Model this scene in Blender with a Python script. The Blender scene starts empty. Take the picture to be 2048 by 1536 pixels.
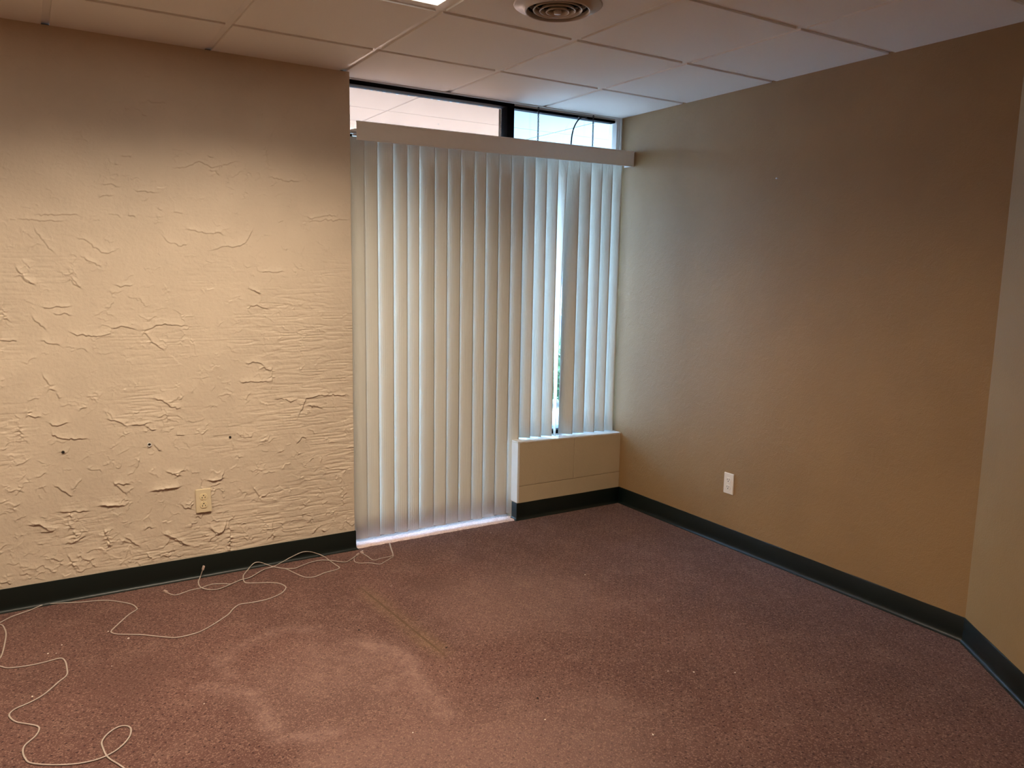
import bpy, bmesh, math, random
import numpy as np
from mathutils import Vector, Matrix
random.seed(7); RNG = np.random.default_rng(11)
S = bpy.context.scene
C = S.collection
PI = math.pi
H = 2.3818                      # ceiling height (tile faces)

# ------------------------------------------------------------------ camera
cam_d = bpy.data.cameras.new('camera'); cam = bpy.data.objects.new('camera', cam_d); C.objects.link(cam)
cam_d.sensor_fit = 'HORIZONTAL'; cam_d.sensor_width = 36.0
cam_d.lens = 1552.96 * 36.0 / 2048.0
cam_d.clip_start = 0.02; cam_d.clip_end = 200
r_ = Vector((0.85107838, -0.52474018, 0.01770138)); u_ = Vector((0.06061633, 0.13169114, 0.98943575)); f_ = Vector((0.52152781, 0.84101438, -0.1438873))
cam.matrix_world = Matrix(((r_.x, u_.x, -f_.x, -3.1314), (r_.y, u_.y, -f_.y, -3.7324), (r_.z, u_.z, -f_.z, 1.4524), (0, 0, 0, 1)))
S.camera = cam

# ------------------------------------------------------------------ view, world, lamps
vs = S.view_settings
S.display_settings.display_device = 'sRGB'
vs.view_transform = 'Standard'; vs.look = 'None'; vs.exposure = 0.0; vs.gamma = 1.0; vs.use_curve_mapping = False
w = bpy.data.worlds.new('overcast_sky'); S.world = w; w.use_nodes = True
bg = w.node_tree.nodes['Background']; bg.inputs[0].default_value = (0.36, 0.61, 1.0, 1); bg.inputs[1].default_value = 24.0
def area_lamp(name, loc, sx, sy, power, spread, col):
    l = bpy.data.lights.new(name, 'AREA'); l.shape = 'RECTANGLE'; l.size = sx; l.size_y = sy; l.energy = power; l.spread = spread; l.color = col
    o = bpy.data.objects.new(name, l); C.objects.link(o); o.location = loc
    return o
LAMP_COL = (1.0, 0.82, 0.61)
sun_d = bpy.data.lights.new('sun', 'SUN'); sun_d.energy = 22.0; sun_d.angle = .03; sun_d.color = (1.0, .96, .90)
sun_o = bpy.data.objects.new('sun', sun_d); C.objects.link(sun_o); sun_o.rotation_euler = Vector((.25, .45, -.86)).to_track_quat('-Z', 'Y').to_euler()
area_lamp('troffer_lamp', (-2.4055, -1.348, H - 0.004), 1.12, 0.52, 43.0, math.radians(149.0), LAMP_COL)
area_lamp('troffer_lamp', (-4.2343, -1.348, H - 0.004), 1.12, 0.52, 17.5, math.radians(149.0), LAMP_COL)  # added unseen lamp off to the left, brightens the left wall
area_lamp('troffer_lamp', (-2.4055, -4.396, H - 0.004), 1.12, 0.52, 1.0, math.radians(149.0), LAMP_COL)

# ------------------------------------------------------------------ materials
class N:
    """tiny node-graph helper"""
    def __init__(s, name):
        s.m = bpy.data.materials.new(name); s.m.use_nodes = True; s.t = s.m.node_tree; s.t.nodes.clear()
        s.out = s.t.nodes.new('ShaderNodeOutputMaterial')
    def n(s, typ, inputs=None, **props):
        nd = s.t.nodes.new('ShaderNode' + typ)
        for k, v in props.items(): setattr(nd, k, v)
        for k, v in (inputs or {}).items():
            sock = nd.inputs[k]
            if isinstance(v, bpy.types.NodeSocket): s.t.links.new(v, sock)
            else: sock.default_value = v
        return nd
    def math(s, op, a, b=0.0, clamp=False):
        return s.n('Math', {0: a, 1: b}, operation=op, use_clamp=clamp).outputs[0]
    def mix(s, f, a, b, blend='MIX'):
        nd = s.n('Mix', None, data_type='RGBA', blend_type=blend)
        for i, v in ((0, f), (6, a), (7, b)):
            if isinstance(v, bpy.types.NodeSocket): s.t.links.new(v, nd.inputs[i])
            else: nd.inputs[i].default_value = v if i == 0 else (tuple(v) + (1,))[:4]
        return nd.outputs[2]
    def coord(s, k='Object'): return s.n('TexCoord').outputs[k]
    def mapping(s, vec, scale=(1, 1, 1), loc=(0, 0, 0), rot=(0, 0, 0)):
        return s.n('Mapping', {'Vector': vec, 'Scale': scale, 'Location': loc, 'Rotation': rot}).outputs[0]
    def noise(s, vec, scale, detail=3, rough=.55, dist=0.0):
        return s.n('TexNoise', {'Vector': vec, 'Scale': scale, 'Detail': detail, 'Roughness': rough, 'Distortion': dist}).outputs['Fac']
    def ramp(s, f, lo, hi, smooth=True):
        nd = s.n('MapRange', {'Value': f, 'From Min': lo, 'From Max': hi}, interpolation_type='SMOOTHSTEP' if smooth else 'LINEAR')
        return nd.outputs[0]
    def bump(s, h, strength, dist, normal=None):
        i = {'Height': h, 'Strength': strength, 'Distance': dist}
        if normal is not None: i['Normal'] = normal
        return s.n('Bump', i).outputs[0]
    def bsdf(s, col, rough=.6, normal=None, **kw):
        i = {'Base Color': col if isinstance(col, bpy.types.NodeSocket) else tuple(col) + (1,), 'Roughness': rough}
        if normal is not None: i['Normal'] = normal
        i.update(kw)
        b = s.n('BsdfPrincipled', i)
        s.t.links.new(b.outputs[0], s.out.inputs[0]); return b
def plain(name, col, rough=.5, **kw):
    g = N(name); g.bsdf(col, rough, **kw); return g.m
def speckled(name, col, rough, var=.12, scale=30, bump=0.0, bdist=.001):
    g = N(name); v = g.coord(); n = g.noise(v, scale, 4)
    c = g.mix(n, [k * (1 - var) for k in col], [k * (1 + var) for k in col])
    g.bsdf(c, rough, g.bump(n, bump, bdist) if bump else None); return g.m

def wall_paint(name, col, rough, grain, trowel, stain=.08):
    g = N(name); v = g.coord()
    big = g.noise(v, 1.6, 4, .6); mid = g.noise(v, 9, 4, .6)
    c = g.mix(g.ramp(big, .3, .7), [k * (1 - stain) for k in col], [k * (1 + stain * .6) for k in col])
    c = g.mix(g.math('MULTIPLY', g.ramp(mid, .5, .8), .25), c, [k * .9 for k in col])
    fine = g.noise(v, 170, 3, .6); tro = g.noise(v, 26, 4, .6, .8)
    h = g.math('ADD', g.math('MULTIPLY', fine, grain), g.math('MULTIPLY', tro, trowel))
    g.bsdf(c, rough, g.bump(h, 1.0, 1.0)); return g.m
M = {}
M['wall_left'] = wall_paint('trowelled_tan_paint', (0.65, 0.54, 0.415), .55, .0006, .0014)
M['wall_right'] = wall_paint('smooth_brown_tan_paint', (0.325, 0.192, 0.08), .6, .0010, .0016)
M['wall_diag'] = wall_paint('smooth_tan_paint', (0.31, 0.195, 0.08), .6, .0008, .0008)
M['block'] = wall_paint('painted_block', (.60, .47, .30), .6, .0012, .0020)
M['tile'] = speckled('ceiling_tile_white', (.84, .81, .77), .9, .035, 160, .25, .0012)
M['tee'] = plain('white_enamel_tee', (.85, .83, .80), .35)
M['tile_edge'] = plain('tile_edge_white', (.90, .88, .85), .7)
M['base'] = N('dark_green_vinyl')
_g = M['base']; _n = _g.noise(_g.coord(), 6, 4)
_g.bsdf(_g.mix(_n, (.0018, .0055, .0045), (.004, .010, .008)), _g.ramp(_n, .2, .8)); _g.t.nodes['Principled BSDF'].inputs['Roughness'].default_value = .4
for l in list(_g.t.links):
    if l.to_socket.name == 'Roughness': _g.t.links.remove(l)
M['base'] = _g.m
M['white_trim'] = speckled('white_gloss_paint', (.80, .79, .76), .35, .05, 20)
M['black_metal'] = plain('black_anodised_frame', (.006, .006, .008), .6, **{'Specular IOR Level': .02})
M['ivory'] = plain('ivory_plastic', (.72, .60, .40), .4)
M['ivory_dark'] = plain('ivory_receptacle', (.76, .63, .39), .35)
M['almond'] = plain('almond_plastic', (.84, .73, .59), .4)
M['slot'] = plain('dark_slot', (.012, .008, .005), .8)
M['steel'] = plain('zinc_screw', (.6, .58, .54), .3, Metallic=1.0)
M['cord'] = speckled('grey_beige_cord', (.43, .355, .31), .45, .08, 60)
M['clear_plug'] = plain('clear_plastic_plug', (.55, .42, .36), .15)
M['dark_cap'] = plain('dark_tip', (.03, .03, .035), .4)
M['vent'] = speckled('beige_enamel', (.56, .50, .46), .3, .06, 14)
M['vent_ring'] = speckled('bright_vent_ring', (.58, .50, .43), .22, .1, 20)
M['void'] = plain('dark_duct', (.006, .005, .005), .9)
M['plenum'] = plain('plenum_grey', (.25, .22, .2), .9)
M['chain'] = plain('chain_metal', (.03, .035, .05), .5)
M['cable'] = plain('black_cable', (.006, .006, .01), .4)
M['lint'] = plain('pale_lint', (.75, .70, .62), .9)
M['dark_bit'] = plain('dark_grit', (.03, .02, .02), .9)
M['valance'] = speckled('ivory_vinyl', (.86, .83, .77), .42, .03, 40)
M['concrete'] = speckled('weathered_concrete', (.30, .30, .29), .9, .08, 3, .2, .002)
M['soffit'] = speckled('grey_soffit_board', (0.28, 0.31, 0.31), .8, .03, 8)
M['soffit_white'] = speckled('pale_stucco', (.66, .66, .64), .9, .05, 2)
M['soffit_joint'] = plain('soffit_joint', (.12, .13, .13), .8)
M['leaf'] = speckled('shrub_leaf', (.05, .15, .07), .5, .3, 9)
M['leaf2'] = speckled('tree_leaf', (.07, .18, .07), .5, .3, 5)
M['bark'] = speckled('bark', (.12, .09, .07), .9, .3, 14)
M['grey_blue'] = speckled('grey_blue_panel', (.10, .12, .20), .6, .1, 4)
def lens_mat():
    g = N('troffer_lens'); e = g.n('Emission', {'Color': (1, .90, .78, 1), 'Strength': 4.0})
    g.t.links.new(e.outputs[0], g.out.inputs[0]); return g.m
M['lens'] = lens_mat()
def glass_mat(name, tint):
    g = N(name)
    t = g.n('BsdfTransparent', {'Color': tuple(tint) + (1,)}); gl = g.n('BsdfGlossy', {'Roughness': .01})
    fr = g.n('Fresnel', {'IOR': 1.45}).outputs[0]
    mx = g.n('MixShader', {0: fr, 1: t.outputs[0], 2: gl.outputs[0]}); g.t.links.new(mx.outputs[0], g.out.inputs[0]); return g.m
M['glass'] = glass_mat('clear_glass', (.96, .99, .99))
def film_mat():
    g = N('pink_window_film'); v = g.coord()
    sm = g.noise(v, 9, 4); dots = g.ramp(g.noise(v, 28, 2), .70, .78)
    c = g.mix(sm, (1.0, 0.7, 0.54), [k * 1.06 for k in (1.0, 0.7, 0.54)]); c = g.mix(g.math('MULTIPLY', dots, .25), c, (.25, .18, .17))
    t = g.n('BsdfTransparent', {'Color': c}); tr = g.n('BsdfTranslucent', {'Color': (.9, .70, .64, 1)})
    mx = g.n('MixShader', {0: .22, 1: t.outputs[0], 2: tr.outputs[0]}); g.t.links.new(mx.outputs[0], g.out.inputs[0]); return g.m
M['film'] = film_mat()
def slat_mat():
    g = N('ivory_vinyl_slat'); v = g.coord()
    rib = g.n('TexWave', {'Vector': v, 'Scale': 62.0, 'Distortion': 0.0}, wave_type='BANDS', bands_direction='X').outputs['Fac']
    n = g.noise(g.mapping(v, (60, 60, 1.5)), 1.0, 2)
    c = g.mix(n, (.74, .72, .65), (.80, .78, .71))
    b = g.bsdf(c, .42, g.bump(rib, .35, .0012))
    tr = g.n('BsdfTranslucent', {'Color': (.90, .70, .46, 1)})
    mx = g.n('MixShader', {0: 0.07, 1: b.outputs[0], 2: tr.outputs[0]})
    g.t.links.new(mx.outputs[0], g.out.inputs[0]); return g.m
M['slat'] = slat_mat()
TIDE = [(-2.628, -0.911, -2.56, -0.827), (-2.56, -0.827, -2.505, -0.786), (-2.505, -0.786, -2.367, -0.726), (-2.367, -0.726, -2.231, -0.787), (-2.093, -1.02, -2.049, -1.089), (-2.049, -1.089, -1.99, -1.208), (-1.99, -1.208, -2.025, -1.308), (-2.025, -1.308, -2.047, -1.49), (-2.047, -1.49, -2.043, -1.613), (-2.702, -1.019, -2.638, -1.092), (-2.638, -1.092, -2.561, -1.171), (-2.561, -1.171, -2.567, -1.321), (-2.567, -1.321, -2.555, -1.467), (-2.555, -1.467, -2.486, -1.498), (-2.486, -1.498, -2.407, -1.505), (-2.606, -0.988, -2.616, -0.85)]
def carpet_mat():
    g = N('maroon_loop_carpet'); v = g.coord()
    sep = g.n('SeparateXYZ', {0: v}); X, Y = sep.outputs[0], sep.outputs[1]
    # loop pile: rows of small loops plus random yarn colour
    loops = g.n('TexVoronoi', {'Vector': v, 'Scale': 230.0, 'Randomness': .75})
    yarn = g.n('SeparateColor', {0: loops.outputs['Color']})
    big = g.noise(v, 1.3, 5, .6); mid = g.noise(v, 7, 5, .65)
    A, B = (.134, .064, .053), (.093, .044, .037)
    c = g.mix(g.ramp(big, .3, .7), B, A)
    c = g.mix(g.math('MULTIPLY', g.ramp(mid, .45, .75), .35), c, (.21, .125, .10))
    c = g.mix(g.math('MULTIPLY', g.ramp(yarn.outputs[0], .55, 1.0), .42), c, (.40, .25, .19))
    c = g.mix(g.math('MULTIPLY', g.ramp(yarn.outputs[1], .72, .95), .50), c, (.075, .030, .026))
    # woven pin dots in a diagonal lattice
    dots = g.n('TexVoronoi', {'Vector': g.mapping(v, (1, 1, 0), rot=(0, 0, .72)), 'Scale': 31.0, 'Randomness': .18}, voronoi_dimensions='2D')
    dm = g.math('SUBTRACT', 1.0, g.ramp(dots.outputs['Distance'], .07, .16))
    keep = g.math('GREATER_THAN', g.n('SeparateColor', {0: dots.outputs['Color']}).outputs[0], .25)
    dm = g.math('MULTIPLY', g.math('MULTIPLY', dm, keep), .85)
    c = g.mix(dm, c, (.035, .014, .015))
    # worn, dusty patch with a paler rim
    wx = g.math('ADD', g.noise(v, 2.2, 4, .6), -.5); wy = g.math('ADD', g.noise(g.mapping(v, loc=(5, 3, 0)), 2.2, 4, .6), -.5)
    def blob(cx, cy, rx, ry, wob=.55):
        dx = g.math('MULTIPLY', g.math('ADD', g.math('SUBTRACT', X, cx), g.math('MULTIPLY', wx, wob)), 1 / rx)
        dy = g.math('MULTIPLY', g.math('ADD', g.math('SUBTRACT', Y, cy), g.math('MULTIPLY', wy, wob)), 1 / ry)
        return g.math('SQRT', g.math('ADD', g.math('MULTIPLY', dx, dx), g.math('MULTIPLY', dy, dy)))
    brk = g.math('MULTIPLY', g.ramp(g.noise(v, 13, 6, .75), .35, .65), g.ramp(g.noise(g.mapping(v, loc=(9, 1, 0)), 3.0, 3), .40, .62))
    d = blob(-2.28, -1.25, .40, .45, .45)
    inside = g.math('SUBTRACT', 1.0, g.ramp(d, .55, 1.15))
    # ragged pale tide lines round the patch (measured on the floor)
    wv = g.n('CombineXYZ', {0: g.math('ADD', X, g.math('MULTIPLY', g.math('ADD', g.noise(v, 16, 4, .7), -.5), .09)), 1: g.math('ADD', Y, g.math('MULTIPLY', g.math('ADD', g.noise(g.mapping(v, loc=(2, 7, 0)), 16, 4, .7), -.5), .09)), 2: 0.0}).outputs[0]
    dist = None
    for ax, ay, bx, by in TIDE:
        l2 = (bx - ax) ** 2 + (by - ay) ** 2
        pa = g.n('VectorMath', {0: wv, 1: (ax, ay, 0)}, operation='SUBTRACT').outputs[0]
        dt = g.n('VectorMath', {0: pa, 1: ((bx - ax) / l2, (by - ay) / l2, 0)}, operation='DOT_PRODUCT').outputs['Value']
        hh = g.math('ADD', dt, 0.0, True)
        pr = g.n('VectorMath', {0: (bx - ax, by - ay, 0), 'Scale': hh}, operation='SCALE').outputs[0]
        dd = g.n('VectorMath', {0: pa, 1: pr}, operation='DISTANCE').outputs['Value']
        dist = dd if dist is None else g.math('MINIMUM', dist, dd)
    rim = g.math('SUBTRACT', 1.0, g.ramp(dist, -.01, .062))
    dust = g.math('ADD', g.math('MULTIPLY', inside, g.math('ADD', .13, g.math('MULTIPLY', brk, .16))), g.math('MULTIPLY', g.math('MULTIPLY', rim, g.math('ADD', .18, g.math('MULTIPLY', g.ramp(g.noise(v, 24, 6, .8), .36, .64), .82))), .34))
    d2 = blob(-2.15, -2.0, .7, .45); dust = g.math('ADD', dust, g.math('MULTIPLY', g.math('SUBTRACT', 1.0, g.ramp(d2, .6, 1.2)), .24))
    d3 = blob(-1.35, -.95, .45, .4); dust = g.math('ADD', dust, g.math('MULTIPLY', g.math('SUBTRACT', 1.0, g.ramp(d3, .5, 1.2)), .14))
    c = g.mix(g.math('MINIMUM', dust, .75), c, (.37, .235, .20))
    # dark greasy smudges
    for cx, cy, r0 in ((-1.30, -.41, .10), (-1.62, -.62, .16), (-2.9, -.85, .2)):
        e = g.math('MULTIPLY', g.math('SUBTRACT', 1.0, g.ramp(blob(cx, cy, r0, r0, .2), .3, 1.1)), .30); c = g.mix(e, c, (.075, .034, .028))
    # glued seam: thin dark line inside a yellowish band, running away from the window
    sx = g.math('ABSOLUTE', g.math('SUBTRACT', g.math('ADD', X, g.math('MULTIPLY', Y, .065)), -1.950))
    ln = g.math('MULTIPLY', g.ramp(Y, -1.32, -1.15), g.math('SUBTRACT', 1.0, g.ramp(Y, -.60, -.42)))
    band = g.math('MULTIPLY', g.math('MULTIPLY', g.math('SUBTRACT', 1.0, g.ramp(sx, .005, .075)), ln), g.math('ADD', .18, g.math('MULTIPLY', brk, .30)))
    c = g.mix(band, c, (.27, .175, .095))
    c = g.mix(g.math('MULTIPLY', g.math('MULTIPLY', g.math('SUBTRACT', 1.0, g.ramp(sx, .003, .007)), ln), .6), c, (.07, .04, .02))
    h = g.math('SUBTRACT', 1.0, loops.outputs['Distance'])
    b = g.bsdf(c, .95, g.bump(h, .55, .0035)); b.inputs['Specular IOR Level'].default_value = .12
    b.inputs['Sheen Weight'].default_value = .08
    return g.m
M['carpet'] = carpet_mat()
def daylit_mat():  # pale colours stand in for daylight falling on the carpet
    g = N('painted_daylit_carpet'); v = g.coord()
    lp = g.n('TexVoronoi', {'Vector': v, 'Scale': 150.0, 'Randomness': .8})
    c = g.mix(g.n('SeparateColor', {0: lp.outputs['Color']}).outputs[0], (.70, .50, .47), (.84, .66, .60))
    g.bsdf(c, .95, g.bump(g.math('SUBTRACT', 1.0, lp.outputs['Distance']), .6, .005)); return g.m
M['daylit_carpet'] = daylit_mat()

# ------------------------------------------------------------------ mesh helpers
def link(name, me, mat=None, parent=None, loc=None):
    o = bpy.data.objects.new(name, me); C.objects.link(o)
    if mat is not None and me is not None and not me.materials: me.materials.append(M[mat])
    if parent is not None: o.parent = parent
    if loc is not None: o.location = loc
    return o
def tag(o, label=None, cat=None, group=None, kind=None):
    if label: o['label'] = label
    if cat: o['category'] = cat
    if group: o['group'] = group
    if kind: o['kind'] = kind
    return o
def empty(name, loc=(0, 0, 0), rot=(0, 0, 0)):
    o = bpy.data.objects.new(name, None); C.objects.link(o); o.location = loc; o.rotation_euler = rot; o.empty_display_size = .05
    return o
def box_bm(bm, x0, x1, y0, y1, z0, z1, bev=0.0, seg=2):
    vs_ = [bm.verts.new(p) for p in ((x0, y0, z0), (x1, y0, z0), (x1, y1, z0), (x0, y1, z0), (x0, y0, z1), (x1, y0, z1), (x1, y1, z1), (x0, y1, z1))]
    fs = [bm.faces.new([vs_[i] for i in q]) for q in ((0, 3, 2, 1), (4, 5, 6, 7), (0, 1, 5, 4), (1, 2, 6, 5), (2, 3, 7, 6), (3, 0, 4, 7))]
    if bev > 0:
        es = list({e for f in fs for e in f.edges})
        bmesh.ops.bevel(bm, geom=es, offset=bev, segments=seg, profile=.5, affect='EDGES')
def fin(bm, name, smooth=False):
    me = bpy.data.meshes.new(name); bmesh.ops.recalc_face_normals(bm, faces=bm.faces); bm.to_mesh(me); bm.free()
    if smooth:
        for p in me.polygons: p.use_smooth = True
    return me
def box(name, x0, x1, y0, y1, z0, z1, mat, parent=None, bev=0.0):
    bm = bmesh.new(); box_bm(bm, x0, x1, y0, y1, z0, z1, bev); return link(name, fin(bm, name), mat, parent)
def prism(name, poly, z0, z1, mat, parent=None):
    bm = bmesh.new(); a = [bm.verts.new((x, y, z0)) for x, y in poly]; b = [bm.verts.new((x, y, z1)) for x, y in poly]
    bm.faces.new(a); bm.faces.new(b)
    for i in range(len(poly)): j = (i + 1) % len(poly); bm.faces.new((a[i], a[j], b[j], b[i]))
    return link(name, fin(bm, name), mat, parent)
def lathe_bm(bm, prof, n=48, closed=False):
    rings = [[bm.verts.new((r * math.cos(2 * PI * k / n), r * math.sin(2 * PI * k / n), z)) for k in range(n)] for r, z in prof]
    pairs = list(zip(rings, rings[1:])) + ([(rings[-1], rings[0])] if closed else [])
    for A, B in pairs:
        for k in range(n): bm.faces.new((A[k], A[(k + 1) % n], B[(k + 1) % n], B[k]))
    if not closed:
        bm.faces.new(rings[0]); bm.faces.new(rings[-1])
def catmull(P, sub):
    P = [Vector(p) for p in P]; out = []
    for i in range(len(P) - 1):
        p0 = P[max(i - 1, 0)]; p1 = P[i]; p2 = P[i + 1]; p3 = P[min(i + 2, len(P) - 1)]
        for k in range(sub):
            t = k / sub
            out.append(.5 * ((2 * p1) + (p2 - p0) * t + (2 * p0 - 5 * p1 + 4 * p2 - p3) * t * t + (3 * p1 - p0 - 3 * p2 + p3) * t ** 3))
    out.append(P[-1]); return out
def tube_bm(bm, pts, rx, rz=None, n=8):
    rz = rz or rx; rings = []
    for i, p in enumerate(pts):
        t = (pts[min(i + 1, len(pts) - 1)] - pts[max(i - 1, 0)])
        t = t.normalized() if t.length > 1e-9 else Vector((1, 0, 0))
        up = Vector((0, 0, 1)) if abs(t.z) < .95 else Vector((0, 1, 0))
        s = t.cross(up).normalized(); uu = s.cross(t).normalized()
        rings.append([bm.verts.new(p + s * (rx * math.cos(2 * PI * k / n)) + uu * (rz * math.sin(2 * PI * k / n))) for k in range(n)])
    for A, B in zip(rings, rings[1:]):
        for k in range(n): bm.faces.new((A[k], A[(k + 1) % n], B[(k + 1) % n], B[k]))
    bm.faces.new(rings[0]); bm.faces.new(rings[-1])
def struct(o, label=None): 
    o['kind'] = 'structure'
    if label: o['label'] = label
    return o

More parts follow.
